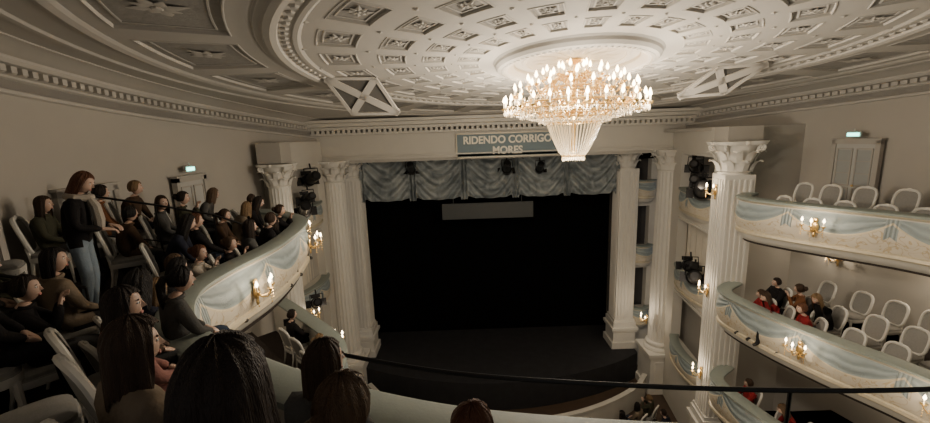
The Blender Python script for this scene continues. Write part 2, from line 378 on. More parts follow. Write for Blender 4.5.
def column(name,x,y,zt,zb,R=.44,ped=1.5,square=False,w=.9,rz=0):
    b=B(); T=Matrix.Translation((x,y,0))@Matrix.Rotation(rz,4,'Z')
    cap=R*1.95; z1=zt-cap
    if not square:
        fl=lambda a,z: 1-.055*(abs(math.sin(a*10))**.6)
        shaft=[(R,zb+.35)]+[(R*(1-.15*((t/8)**1.6)),zb+.36+(z1-zb-.36)*t/8) for t in range(9)]
        b.lathe(shaft,0,seg=120,T=T,fl=fl)
        b.lathe([(R*1.35,zb),(R*1.38,zb+.06),(R*1.32,zb+.13),(R*1.12,zb+.16),(R*1.10,zb+.22),(R*1.2,zb+.26),(R*1.16,zb+.32),(R*1.02,zb+.37)],0,seg=32,T=T)
        capital(b,z1,R,T)
    else:
        b.box((0,0,(zb+z1)/2),(w,w,z1-zb),0,T)
        for k in range(5):
            for (dx,dy,sx,sy) in ((0,-1,1,0),(1,0,0,1),(-1,0,0,1)):
                o=(k-2)*w*.18
                b.box((dx*w*.5+sx*o,dy*w*.5+sy*o,(zb+z1)/2+.1),(.05 if sx else .07,.05 if sy else .07,(z1-zb)*.94),0,T)
        b.box((0,0,zb+.12),(w*1.25,w*1.25,.24),0,T); b.box((0,0,zb+.3),(w*1.12,w*1.12,.12),0,T)
        capital(b,z1,R*1.05,T)
    if ped:
        W=R*2.9 if not square else w*1.35
        b.box((0,0,zb-.06),(W*1.08,W*1.08,.12),0,T); b.box((0,0,zb-.16),(W*1.0,W*1.0,.1),0,T)
        b.box((0,0,zb-.2-(ped-.45)/2),(W*.9,W*.9,ped-.45),0,T); b.box((0,0,zb-ped+.15),(W*1.05,W*1.05,.3),0,T)
        b.box((0,-W*.45,zb-.2-(ped-.45)/2),(W*.6,.04,(ped-.45)*.7),0,T)
    return b.obj(name,[colm],ang=30)
column('corinthian_column',-5.05,15.6,-.72,-9.0,.44,1.8)
column('corinthian_column',8.0,15.6,-.72,-9.0,.44,1.8)
column('corinthian_column',-5.48,11.85,-.58,-9.0,.36,1.8)
column('corinthian_pilaster',7.55,11.15,-.40,-9.0,.44,1.8,square=True,w=.76,rz=-.15)
column('corinthian_pilaster',-4.8,17.1,-.75,-8.6,.40,1.0,square=True,w=.8)
column('corinthian_pilaster',6.95,17.1,-.75,-8.6,.40,1.0,square=True,w=.8)
# ------------------------------------------------------------------ proscenium
b=B()
b.box((1.5,15.75,-.24),(14.4,.6,.95),0)
b.box((1.5,15.43,-.68),(14.2,.08,.08),0); b.box((1.5,15.40,-.60),(14.2,.1,.05),0)
b.box((1.5,15.3,.26),(14.4,.5,.08),0); b.box((1.5,15.2,.46),(14.4,.7,.10),0); b.box((1.5,15.05,.58),(14.4,1.0,.12),0);b.box((1.5,15.0,.70),(14.4,1.3,.10),0)
x=-5.5
while x<8.6: b.box((x,15.1,.355),(.1,.2,.11),0); x+=.19
b.box((1.5,16.5,.0),(14.8,1.2,1.7),0)
b.box((1.5,17.6,-.2),(20,1.0,1.9),1)
b.obj('proscenium_entablature',[plaster,black],smooth=False)
def wallopen(name,p0,p1,z0,z1,ops,th=.25,mats=None):
    b=B(); p0=Vector(p0);p1=Vector(p1); L=(p1-p0).length; a=math.atan2(p1.y-p0.y,p1.x-p0.x)
    T=Matrix.Translation((p0.x,p0.y,0))@Matrix.Rotation(a,4,'Z')
    ss=sorted({0,L,*[o[0] for o in ops],*[o[1] for o in ops]}); zs=sorted({z0,z1,*[o[2] for o in ops],*[o[3] for o in ops]})
    for s0,s1 in zip(ss,ss[1:]):
        for a0,a1 in zip(zs,zs[1:]):
            sm=(s0+s1)/2; zm=(a0+a1)/2
            if any(o[0]<sm<o[1] and o[2]<zm<o[3] for o in ops): continue
            b.box((sm,0,zm),(s1-s0,th,a1-a0),0,T)
    for o in ops:
        w=.07
        for sgn in (-1,1):
            y=sgn*(th/2+.02)
            b.box(((o[0]+o[1])/2,y,o[3]+w/2),(o[1]-o[0]+2*w,.05,w),0,T)
            for e in (o[0]-w/2,o[1]+w/2): b.box((e,y,(o[2]+o[3])/2),(w,.05,o[3]-o[2]),0,T)
    return b.obj(name,mats or [plaster],smooth=False), T
tiers=[(-2.15,-.85),(-5.0,-3.2),(-7.9,-6.0)]
TOPZ=.04
_,TR=wallopen('wall_box_right',(7.6,11.5),(8.15,15.4),-10.8,TOPZ,[(.4,2.9,a,c) for a,c in tiers],mats=[plaster])
_,TL=wallopen('wall_box_left',(-5.75,12.3),(-5.5,15.4),-10.8,TOPZ,[(.5,2.4,a,c) for a,c in tiers])
_,T3=wallopen('wall_proscenium_right',(6.9,17.3),(8.6,17.3),-10.8,-.45,[(.45,1.15,a,c) for a,c in tiers])
_,T4=wallopen('wall_proscenium_left',(-6.2,17.3),(-4.8,17.3),-10.8,-.45,[(.3,.95,a,c) for a,c in tiers])
b=B(); b.box((8.75,11.45,-5.38),(2.3,.2,10.84)); b.obj('wall_partition_right',[wallm],smooth=False)
b=B(); b.box((-6.05,12.35,-5.38),(.8,.2,10.84)); b.obj('wall_partition_left',[wallm],smooth=False)
b=B(); b.box((8.55,13.4,-.02),(1.9,3.9,.10)); b.obj('trim_6',[wallm],smooth=False)
b=B(); b.box((-6.05,13.8,-.02),(.7,3.2,.10)); b.box((-5.62,12.05,-.27),(.7,.7,.58)); b.obj('trim_7',[wallm],smooth=False)
b=B(); b.box((7.62,11.2,-.17),(.95,.6,.42)); b.obj('trim_8',[wallm],smooth=False)
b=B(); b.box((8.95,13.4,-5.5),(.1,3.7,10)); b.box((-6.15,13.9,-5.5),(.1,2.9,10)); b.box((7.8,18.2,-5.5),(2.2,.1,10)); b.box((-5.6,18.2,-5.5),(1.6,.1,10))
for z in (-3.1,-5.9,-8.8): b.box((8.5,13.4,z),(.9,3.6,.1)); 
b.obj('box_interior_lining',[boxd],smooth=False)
def parapet(p0,p1,z,bow,side):
    p0=Vector(p0);p1=Vector(p1); d=p1-p0; nn=Vector((-d.y,d.x)).normalized()*side
    pts=[p0+d*t/12+nn*bow*math.sin(pi*t/12)**.7 for t in range(13)]
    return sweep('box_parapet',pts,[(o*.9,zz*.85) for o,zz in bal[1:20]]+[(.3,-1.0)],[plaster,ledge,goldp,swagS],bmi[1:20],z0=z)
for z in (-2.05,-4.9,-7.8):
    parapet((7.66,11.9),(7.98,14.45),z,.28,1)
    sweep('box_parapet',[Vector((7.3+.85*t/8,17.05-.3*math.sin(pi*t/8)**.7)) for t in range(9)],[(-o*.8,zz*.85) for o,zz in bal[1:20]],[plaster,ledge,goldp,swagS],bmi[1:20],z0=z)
    parapet((-5.5,14.9),(-5.68,12.7),z-.1,.28,1)
def curtain(name,T,s0,s1,za,zb,mat,off=.3):
    b=B(); N=60; vs=[];fs=[]
    for i in range(N+1):
        t=i/N; s=s0+(s1-s0)*t
        for j,z in enumerate((zb,(za+zb)/2,za)):
            vs.append((s,off+.05*math.sin(t*2*pi*11),z))
    for i in range(N):
        for j in range(2): fs.append((i*3+j,i*3+j+1,i*3+j+4,i*3+j+3))
    b.add(vs,fs,0,T); return b.obj(name,[mat])
curtain('box_curtain',TR,.4,2.9,-5.6,-3.2,curt,-.2); curtain('box_curtain',TL,.5,2.4,-5.7,-3.2,curt,.2)
# stage
b=B()
b.box((1,18.95,-5),(18,.1,10),0)
b.box((-5.2,18.2,-5),(.1,1.6,10),0); b.box((7.4,18.2,-5),(.1,1.6,10),0)
b.obj('stage_black_curtain',[black],smooth=False)
ap=[Vector((-5.2+12.6*t/20, 16.2-1.9*math.sin(pi*t/20)**.8)) for t in range(21)]
b=B(); vs=[(p.x,p.y,-9.6) for p in ap]; vs2=[(p.x,p.y,-10.8) for p in ap]
top=vs+[(7.4,19,-9.6),(-5.2,19,-9.6)]
b.add(top,[tuple(range(len(top)))],0)
b.add(vs+vs2,[(i,i+1,22+i,21+i) for i in range(20)],0)
b.obj('stage_floor',[stagef],smooth=False)
pr=[Vector((7.2-11.4*t/24, 15.0-2.5*math.sin(pi*t/24)**.7)) for t in range(25)][::-1]
sweep('orchestra_pit_rail',pr,[(-.06,-10.8),(-.06,-9.95),(-.09,-9.93),(-.09,-9.87),(.09,-9.87),(.09,-9.93),(.06,-9.95),(.06,-10.8)],[plaster])
b=B(); b.box((1.0,17.35,-3.2),(4.0,.12,.7),0); b.box((1.0,17.29,-3.2),(3.9,.02,.62),1)
b.tube([(-.5,17.35,-2.85),(-.5,17.35,-1)],.02,0); b.tube([(2.5,17.35,-2.85),(2.5,17.35,-1)],.02,0)
b.obj('surtitle_screen',[screenm,screenm],smooth=False)
# valance
b=B(); NX=420; NZ=40; x0,x1=-4.4,6.6; vs=[];fs=[]
for i in range(NX+1):
    t=i/NX; x=x0+(x1-x0)*t; s=(t*5)%1; q=4*s*(1-s)
    zb=-2.46-.12*abs(math.sin(t*5*pi))-(.14 if min(s,1-s)<.07 else 0)
    for j in range(NZ+1):
        w=j/NZ; z=-.75+(zb+.75)*w
        tail=math.exp(-(min(s,1-s)/.07)**2)
        y=17.0-.12*math.sin((w*13-q*6.0)*1.5+math.sin(s*9)*.8)*(1-tail)-.12*tail*math.cos(s*2*pi*14)-.22*q*w
        vs.append((x,y,z))
for i in range(NX):
    for j in range(NZ): fs.append((i*(NZ+1)+j,i*(NZ+1)+j+1,(i+1)*(NZ+1)+j+1,(i+1)*(NZ+1)+j))
b.add(vs,fs)
b.obj('stage_valance',[valm],ang=80)
# sign
sg=empty('motto_sign',(1.7,15.42,-.32))
b=B(); b.box((0,0,0),(3.9,.06,.9),0)
for dz in (-.44,.44): b.box((0,-.04,dz),(3.9,.04,.04),1)
for dx in (-1.93,1.93): b.box((dx,-.04,0),(.04,.04,.9),1)
b.obj('sign_board',[signm,goldp],smooth=False,parent=sg)
def text(s,z,size):
    c=bpy.data.curves.new('t','FONT'); c.body=s; c.size=size; c.align_x='CENTER'; c.extrude=.012; c.offset=.012
    o=bpy.data.objects.new('tt',c); bpy.context.scene.collection.objects.link(o)
    bpy.context.view_layer.update(); me=bpy.data.meshes.new_from_object(o.evaluated_get(bpy.context.evaluated_depsgraph_get()))
    bpy.data.objects.remove(o); me.materials.clear(); me.materials.append(textm)
    q=put(me,'letters',(0,-.05,z),parent=sg); q.rotation_euler=(pi/2,0,0); q.scale=(.93,1,1)
text('RIDENDO CORRIGO',.07,.39); text('MORES',-.33,.39)
# ------------------------------------------------------------------ doors, exit signs
def door(name,x,y,zt,w,h,ang,pan=None):
    b=B(); 
    b.box((0,0,-h/2),(w,.05,h),0)
    for s in (-1,1): b.box((s*(w/2+.05),.0,-h/2+.05),(.1,.12,h+.1),1)
    b.box((0,0,.05),(w+.2,.12,.10),1); b.box((0,-.02,.12),(w+.26,.16,.04),1)
    for s in (-1,1):
        for (za,zb) in ((-.12,-h*.52),(-h*.56,-h+.15)):
            cx=s*w*.25; H_=abs(zb-za); zc=(za+zb)/2
            b.box((cx,-.028,zc),(w*.36,.012,H_-.06),3)
            for q in (-1,1): b.box((cx+q*w*.19,-.035,zc),(.03,.03,H_),1); b.box((cx,-.035,zc+q*H_/2),(w*.40,.03,.03),1)
            if pan: 
                for kk in (1,2): b.box((cx,-.036,zb+(za-zb)*kk/3),(w*.38,.02,.02),1)
    b.ell((.06,-.07,-h*.52),(.03,.03,.03),2,8,5)
    o=b.obj(name,[doorm,wallm,gold,pan or doorm],smooth=False); o.location=(x,y,zt); o.rotation_euler[2]=ang; return o
door('door_1',-6.42,9.4,-.78,.85,1.95,pi/2)
door('door_2',-6.38,6.75,-.72,.95,2.0,pi/2+.02)
door('door_3',-6.0,4.6,-.60,.95,2.0,pi/2+.25)
door('door_4',9.87,10.1,-.50,.86,2.0,-pi/2+.22,pmat('door_frosted_pane',(.34,.36,.36),.3,var=.05,bump=0))
def exitsign(x,y,z,a):
    b=B(); b.box((0,0,0),(.32,.05,.13),0); b.box((0,-.03,0),(.26,.02,.08),1)
    b.tube([(0,0,.06),(0,0,.14)],.012,0)
    o=b.obj('exit_sign',[doorm,exitm],smooth=False); o.location=(x,y,z); o.rotation_euler[2]=a
exitsign(-6.36,9.35,-.50,pi/2); exitsign(9.72,10.05,-.26,-pi/2+.2)
# ------------------------------------------------------------------ chandelier
def bulbat(b,p,s=1,mc=0,mb=1,mg=2):
    x,y,z=p
    b.lathe([(.01*s,-.03*s),(.05*s,0),(.055*s,.012*s),(.02*s,.014*s)],mg,(x,y,z),8)
    b.lathe([(.014*s,.0),(.014*s,.10*s)],mc,(x,y,z),6)
    b.lathe([(.008*s,.10*s),(.025*s,.125*s),(.027*s,.145*s),(.014*s,.185*s),(.002*s,.21*s)],mb,(x,y,z),7)
ch=empty('chandelier',(CX,CY,0))
g=B()
g.lathe([(.03,-.35),(.07,-.33),(.05,-.2),(.03,0),(.05,.25),(.14,.33),(.16,.38),(.06,.44),(.04,.6),(.09,.68),(.05,.76),(.03,.9),(.07,.98),(.03,1.04),(.02,1.22),(.14,1.26),(.16,1.29)],2,(0,0,0),16)
def hoop(r,z,w=.018): g.tube([(r*math.cos(2*pi*i/48),r*math.sin(2*pi*i/48),z) for i in range(48)],w,2,6,closed=True)
def band(r,z0,z1):   # pierced gilt band
    N=36
    for i in range(N):
        a=2*pi*i/N; a2=2*pi*(i+1)/N
        g.tube([(r*math.cos(a),r*math.sin(a),z0),(r*math.cos(a2),r*math.sin(a2),z1)],.007,2,4)
        g.tube([(r*math.cos(a2),r*math.sin(a2),z0),(r*math.cos(a),r*math.sin(a),z1)],.007,2,4)
for r,z in ((.98,.46),(.98,.56),(.64,.30),(.66,.40),(.60,.80),(.60,.74),(.34,1.0),(.20,-.40),(.48,.20)): hoop(r,z)
band(.98,.46,.56); band(.65,.30,.40); band(.60,.74,.80)
for nn_,R0,R1,z0,zc in ((28,.96,1.27,.50,.48),(20,.80,1.08,.50,.70),(14,.60,.84,.78,.86),(10,.34,.56,.95,.98),(6,.05,.28,1.0,1.06)):
    for i in range(nn_):
        a=2*pi*(i+.5*(nn_%3))/nn_; d=Vector((math.cos(a),math.sin(a),0)); L=R1-R0
        pts=[d*(R0+L*t)+Vector((0,0,z0+(zc-.03-z0)*t*t-.10*math.sin(pi*t))) for t in (0,.2,.4,.6,.8,1)]
        g.tube(pts,.012,2,5); p=d*R1; bulbat(g,(p.x,p.y,zc),1.08)
for i in range(12):
    a=2*pi*i/12; d=Vector((math.cos(a),math.sin(a),0))
    g.tube([d*.06+Vector((0,0,.36)),d*.4+Vector((0,0,.28)),d*.64+Vector((0,0,.38)),d*.8+Vector((0,0,.46)),d*.96+Vector((0,0,.55))],.012,2,5)
    g.tube([d*.05+Vector((0,0,1.02)),d*.3+Vector((0,0,1.0)),d*.45+Vector((0,0,.9)),d*.6+Vector((0,0,.80))],.010,2,5)
g.obj('frame',[candle,bulb,gold],parent=ch)
k=B()
def strand(p0,p1,sag,n,r=.014):
    p0=Vector(p0);p1=Vector(p1)
    for i in range(n+1):
        t=i/n; p=p0.lerp(p1,t); p.z-=sag*4*t*(1-t); k.octa(p,r,r*1.4)
for i in range(44):
    a=2*pi*i/44; c,s=math.cos(a),math.sin(a)
    for j in range(30):
        t=j/29; r=.20+.30*(1-t)**.75
        z=.22-.62*t; k.octa((r*c,r*s,z),.013,.016)
for i in range(30):
    a=2*pi*i/30; c,s=math.cos(a),math.sin(a); k.octa((.20*c,.20*s,-.46),.016,.045)
for i in range(56):
    a=2*pi*i/56; c,s=math.cos(a),math.sin(a)
    for R,z in ((.98,.40),(1.27,.40),(.64,.24),(1.08,.60)): k.octa((R*c,R*s,z),.016,.05)
    k.octa((.98*c,.98*s,.31),.012,.03)
for i in range(28):
    a=2*pi*i/28; a2=2*pi*(i+1)/28
    strand((1.27*math.cos(a),1.27*math.sin(a),.46),(1.27*math.cos(a2),1.27*math.sin(a2),.46),.10,9,.012)
    strand((.98*math.cos(a),.98*math.sin(a),.46),(.64*math.cos(a),.64*math.sin(a),.30),.10,10,.013)
    strand((.64*math.cos(a),.64*math.sin(a),.30),(.48*math.cos(a),.48*math.sin(a),.20),.05,5,.013)
    strand((.36*math.cos(a),.36*math.sin(a),1.0),(.62*math.cos(a),.62*math.sin(a),.78),.05,8,.011)
    strand((.62*math.cos(a),.62*math.sin(a),.78),(.96*math.cos(a),.96*math.sin(a),.56),.08,12,.012)
for i in range(12):
    a=2*pi*i/12; strand((.05*math.cos(a),.05*math.sin(a),1.2),(.34*math.cos(a),.34*math.sin(a),1.0),.03,9,.011)
k.obj('crystals',[cryst],parent=ch,smooth=False)
WARM=(1,.87,.70)
def plight(name,loc,W,col=WARM,r=.08,parent=None):
    l=bpy.data.lights.new(name,'POINT'); l.energy=W; l.color=col; l.shadow_soft_size=r
    o=bpy.data.objects.new(name,l); bpy.context.scene.collection.objects.link(o); o.location=loc
    if parent: o.parent=parent
    return o
for i in range(6):
    a=2*pi*i/6+.3; plight('lamp',(1.45*math.cos(a),1.45*math.sin(a),.50),80,r=.15,parent=ch)
plight('lamp',(0,0,-.85),360,r=.25,parent=ch)
# ------------------------------------------------------------------ sconces
s_=B()
s_.ell((0,.0,0),(.07,.03,.13),2); s_.ell((0,0,.16),(.05,.03,.05),2,8,5); s_.ell((0,0,-.17),(.03,.02,.06),2,8,5)
for a in (-.9,0,.9):
    d=Vector((math.sin(a),-math.cos(a),0))
    s_.tube([Vector((0,0,-.02)),d*.08+Vector((0,0,-.09)),d*.18+Vector((0,0,-.08)),d*.24+Vector((0,0,0)),d*.24+Vector((0,0,.04))],.010,2,6)
    p=d*.24; bulbat(s_,(p.x,p.y,.05),.9)
    for q in range(4): s_.octa((p.x,p.y,-.01-.05*q),.014,.02,2)
scm=s_.mesh('wall_sconce',[candle,bulb2,gold])
def sconce(x,y,z,ang,W=9,k=1.8):
    o=put(scm,'wall_sconce',(x,y,z),ang)
    plight('lamp',(0,-.42,.2),W*k,r=.06,parent=o,col=(1,.82,.60))
def sc_on(path,x,y,z,W=9):
    i=nearest(path,x,y); n_=normals(path)[i]; p=path[i]-n_*.17; f=-n_
    sconce(p.x,p.y,z,math.atan2(f.x,-f.y),W)
sc_on(C3,-3.5,5.9,-2.25); sc_on(C3,-3.6,8.6,-2.2,7); sc_on(C3,7.7,8.55,-2.2); sc_on(C3,8.8,5.8,-2.2)
sc_on(C2,-3.4,8.7,-4.75,7); sc_on(C2,7.1,8.0,-4.75); sc_on(C2,7.9,5.8,-4.75)
sc_on(C2,7.1,8.0,-7.3); sc_on(C2,-3.4,8.7,-7.3); sc_on(C2,7.8,6.3,-7.3)
sconce(7.1,11.2,-1.75,-pi/2-.1,10); sconce(7.1,11.2,-4.7,-pi/2-.1,10); sconce(7.1,11.2,-7.4,-pi/2-.1,12)
sconce(-5.0,12.0,-2.6,pi/2,6); sconce(-5.0,12.0,-5.4,pi/2,6); sconce(7.3,15.3,-7.6,-pi/2,14)
for (x,y,z,a,W) in ((10.2,7.8,-3.5,-pi/2,14),(9.9,10.2,-3.5,-pi/2,10),(10.2,8,-6.4,-pi/2,14),(-6.3,8.5,-3.6,pi/2,12)):
    sconce(x,y,z,a,W)
# ------------------------------------------------------------------ stage spotlights
p_=B()
Rx=Matrix.Rotation(pi/2,4,'X')
p_.lathe([(.07,-.25),(.11,-.22),(.12,0),(.12,.15),(.15,.18),(.15,.30)],0,seg=16,T=Rx)
p_.lathe([(.10,.305),(.10,.31)],1,seg=16,T=Rx)
p_.tube([(-.16,0,0),(-.16,0,.22),(.16,0,.22),(.16,0,0)],.014,0,6); p_.tube([(0,0,.22),(0,0,.34)],.02,0)
for dx in (-1,1): p_.box((dx*.2,-.3,0),(.13,.01,.2),0)
p_.box((0,-.3,.19),(.25,.01,.1),0)
spm=p_.mesh('stage_spotlight',[blackm,screenm])
for (x,y,z,rx,rz,s) in ((7.05,11.75,-1.75,.4,2.6,1.6),(7.1,12.1,-1.55,.3,2.3,1.3),(7.05,11.8,-4.5,.4,2.6,1.6),(7.1,12.1,-4.25,.3,2.9,1.3),(-4.85,12.0,-1.95,.4,3.6,1.4),(-5.2,13.3,-1.8,.3,3.9,1.2),(-4.8,12.0,-5.0,.4,3.6,1.2),(-5.25,13.9,-1.2,.3,3.9,1.5),(7.7,13.3,-1.2,.3,2.5,1.4),(-2.2,16.7,-1.15,.5,3.2,1.3),(1.8,16.6,-1.25,.5,3.1,1.4),(3.2,16.7,-1.3,.5,3.1,1.2)):
    o=put(spm,'stage_spotlight',(x,y,z),rz,s); o.rotation_euler=(rx,0,rz)
# ------------------------------------------------------------------ chairs
c=B()
def superell(w,h,n_=20,e=.62):
    out=[]
    for i in range(n_):
        a=2*pi*i/n_; cx,sx=math.cos(a),math.sin(a)
        out.append((w*math.copysign(abs(cx)**e,cx),h*math.copysign(abs(sx)**e,sx)))
    return out
bk=superell(.21,.25)
def bkp(x,z): return (x,-.22-.06*(z/.25)-.02*(1-(x/.21)**2),.73+z)
c.tube([bkp(x,z) for x,z in bk],.028,0,7,closed=True)
inner=[bkp(x*.93,z*.93) for x,z in bk]
c.add(inner+[(p[0],p[1]-.02,p[2]) for p in inner]+[(0,-.21,.73),(0,-.27,.73)],[(i,(i+1)%20,40) for i in range(20)]+[(20+i,20+(i+1)%20,41) for i in range(20)],1)
c.ell((0,-.29,.985),(.06,.02,.035),0,8,5)
st=superell(.24,.23,20,.5)
def sl_(sc,z): return [(x*sc,y*sc,z) for x,y in st]
rings=[(.98,.36,0),(1.0,.38,0),(1.0,.43,0),(.95,.44,1),(.93,.47,1),(.75,.495,1),(.3,.505,1)]
vs=[];fs=[];ms=[]
for j,(s0,z,m_) in enumerate(rings):
    vs+=sl_(s0,z)
    if j:
        for i in range(20): fs.append(((j-1)*20+i,(j-1)*20+(i+1)%20,j*20+(i+1)%20,j*20+i)); ms.append(m_)
fs+= [tuple(range(20))[::-1],tuple(120+i for i in range(20))]; ms+=[0,1]
c.add(vs,fs,ms)
for sx in (-1,1):
    c.tube([(sx*.19,.18,.38),(sx*.19,.185,.2),(sx*.19,.19,0)],[.026,.02,.013],0,7)
    c.tube([(sx*.18,-.18,.38),(sx*.185,-.2,.2),(sx*.19,-.25,0)],[.026,.02,.014],0,7)
    c.tube([(sx*.18,-.19,.40),(sx*.17,-.205,.5),(sx*.17,-.215,.57)],.02,0,6)
chm=c.mesh('theatre_chair',[chairw,chairu])
# ------------------------------------------------------------------ people
def skinned(V,E,R,sub=1):
    me=bpy.data.meshes.new('sk'); me.from_pydata(V,E,[]); o=bpy.data.objects.new('sk',me); bpy.context.scene.collection.objects.link(o)
    md=o.modifiers.new('s','SKIN'); md.use_smooth_shade=True
    for i,r in enumerate(R):
        sv=me.skin_vertices[0].data[i]; sv.radius=(r,r) if not isinstance(r,tuple) else r; sv.use_root=(i==0)
    if sub: ss=o.modifiers.new('u','SUBSURF'); ss.levels=sub; ss.render_levels=sub
    bpy.context.view_layer.update()
    ev=o.evaluated_get(bpy.context.evaluated_depsgraph_get()); m2=bpy.data.meshes.new_from_object(ev)
    vs=[v.co.copy() for v in m2.vertices]; fs=[tuple(p.vertices) for p in m2.polygons]
    bpy.data.objects.remove(o); bpy.data.meshes.remove(me); bpy.data.meshes.remove(m2)
    return vs,fs
def person(name,pose='sit',lean=0.0,yaw=0,pitch=0,hair='long',arms=0,vol=1.0,width=1.0):
    b=B()
    if pose=='sit':
        hz=.54; ly=lean
        J=[(0,-.02,hz),(0,-.05+ly*.35,.72),(0,-.05+ly*.8,.90),(0,-.03+ly,1.02),(0,.0+ly*1.15,1.10)]
        sh=(.165*width,-.04+ly*.9,.975)
        el=(.225,.04+ly,.745) ; wr=(.09,.22+ly*.4,.635)
        if arms==1: el=(.22,.14+ly,.80); wr=(.06,.20+ly,1.0)
        if arms==2: el=(.24,.08,.76); wr=(.13,.30,.62)
        legs=[(.09,.02,hz-.01),(.12,.42,.53),(.12,.43,.10),(.13,.55,.045)]
    else:
        J=[(0,0,.95),(0,.01,1.10),(0,.04,1.27),(0,.07,1.41),(0,.10,1.49)]
        sh=(.165,.05,1.36); el=(.24,.06,1.10); wr=(.14,.26,1.05)
        legs=[(.09,0,.92),(.10,.04,.50),(.11,-.02,.10),(.12,.11,.045)]
    V=list(J); Rr=[.14*width,.13*width,.14*width,.07,.052]; E=[(0,1),(1,2),(2,3),(3,4)]
    for s in (-1,1):
        i=len(V); V+=[(s*sh[0],sh[1],sh[2]),(s*el[0],el[1],el[2]),(s*wr[0],wr[1],wr[2])]; Rr+=[.08,.056,.036]; E+=[(2,i),(i,i+1),(i+1,i+2)]
        i=len(V); V+=[(s*q[0],q[1],q[2]) for q in legs]; Rr+=[.095,.066,.045,.038]; E+=[(0,i),(i,i+1),(i+1,i+2),(i+2,i+3)]
    vs,fs=skinned(V,E,Rr,1)
    nb=Vector(J[3]); ms=[]
    for f in fs:
        cc=sum((vs[i] for i in f),Vector())/len(f)
        if cc.z>nb.z+.035 and abs(cc.x)<.09: ms.append(0)
        elif cc.z<.085: ms.append(3)
        elif (pose=='sit' and ((cc.y>.12 and cc.z<.595 and abs(cc.x)<.23) or cc.z<.5)) or (pose!='sit' and cc.z<.90): ms.append(2)
        else: ms.append(1)
    b.add(vs,fs,ms)
    b.tube([(nb.x+.075*math.cos(2*pi*i/14),nb.y+.07*math.sin(2*pi*i/14),nb.z+.02+.01*math.sin(2*pi*i/14)) for i in range(14)],.02,1,6,closed=True)
    for s in (-1,1):
        w=Vector((s*wr[0],wr[1],wr[2])); d=(w-Vector((s*el[0],el[1],el[2]))).normalized()
        side=Vector((-s,0,0)); side=(side-d*side.dot(d)).normalized(); up=side.cross(d)
        if up.z<0: up=-up
        for k_,(o,l) in enumerate(((-.027,.062),(-.009,.074),(.009,.080),(.026,.072))):
            kn=w+d*.085+side*o; 
            pts=[w+side*o*.5,kn,kn+d*l*.5-up*.006,kn+d*l*.8-up*.026,kn+d*l*.95-up*.045]
            b.tube(pts,[.018,.013,.0095,.0085,.006],0,6)
        b.tube([w+d*.02+side*.015,w+d*.05+side*.045,w+d*.075+side*.055-up*.012,w+d*.10+side*.052-up*.022],[.017,.013,.010,.007],0,6)
    nt_=Vector(J[4]); Tm=Matrix.Translation(nt_+Vector((0,.015,.105)))@Matrix.Rotation(yaw,4,'Z')@Matrix.Rotation(-pitch,4,'X')
    if pitch<0: Tm=Matrix.Translation(nt_+Vector((0,.04,.095)))@Matrix.Rotation(yaw,4,'Z')@Matrix.Rotation(pitch,4,'X')
    seg,rg=24,18; hv=[];hf=[]
    for j in range(rg+1):
        th=pi*j/rg; 
        for i in range(seg):
            a=2*pi*i/seg; x=math.sin(th)*math.cos(a); y=math.sin(th)*math.sin(a); z=math.cos(th)
            X=x*.076; Y=y*.094; Z=z*.120
            if z<0: X*=1-.34*(-z)**1.4; Y*= (1-.12*(-z)) if y>0 else (1-.35*(-z))
            if y>.5: Y-= .010*math.exp(-((z-.08)/.12)**2)*math.exp(-((abs(x)-.38)/.2)**2)*1.0
            if y>.8 and z<0: Y+=.006*math.exp(-((z+.55)/.2)**2)
            hv.append((X,Y,Z))
    for j in range(rg):
        for i in range(seg):
            q=(i+1)%seg; hf.append((j*seg+i,j*seg+q,(j+1)*seg+q,(j+1)*seg+i))
    b.add(hv,hf,0,Tm)
    b.add([(-.006,.088,.025),(.006,.088,.025),(.017,.082,-.028),(-.017,.082,-.028),(0,.116,-.024),(0,.085,-.036)],[(0,1,4),(1,2,4),(2,5,4),(5,3,4),(3,0,4)],0,Tm)
    for s in (-1,1):
        b.ell((s*.030,.079,.010),(.013,.009,.008),5,8,6,Tm); b.ell((s*.030,.0865,.010),(.0055,.004,.0055),6,6,5,Tm)
        b.ell((s*.031,.084,.030),(.017,.006,.004),4,6,4,Tm)
        if hair not in('long','mid'): b.ell((s*.077,-.004,-.005),(.009,.018,.030),0,8,6,Tm)
    b.ell((0,.083,-.060),(.022,.008,.006),7,8,5,Tm); b.ell((0,.083,-.068),(.018,.008,.006),7,8,5,Tm)
    S=72; K=22; hx,hy,hz2=.090*vol,.110*vol,.132*vol; vs=[];fs=[]
    if hair in('long','mid'): hx*=1.06
    rnd=random.Random(len(name)*7+int(vol*100)+int(yaw*10))
    ph=[rnd.uniform(0,6.28) for _ in range(6)]; 
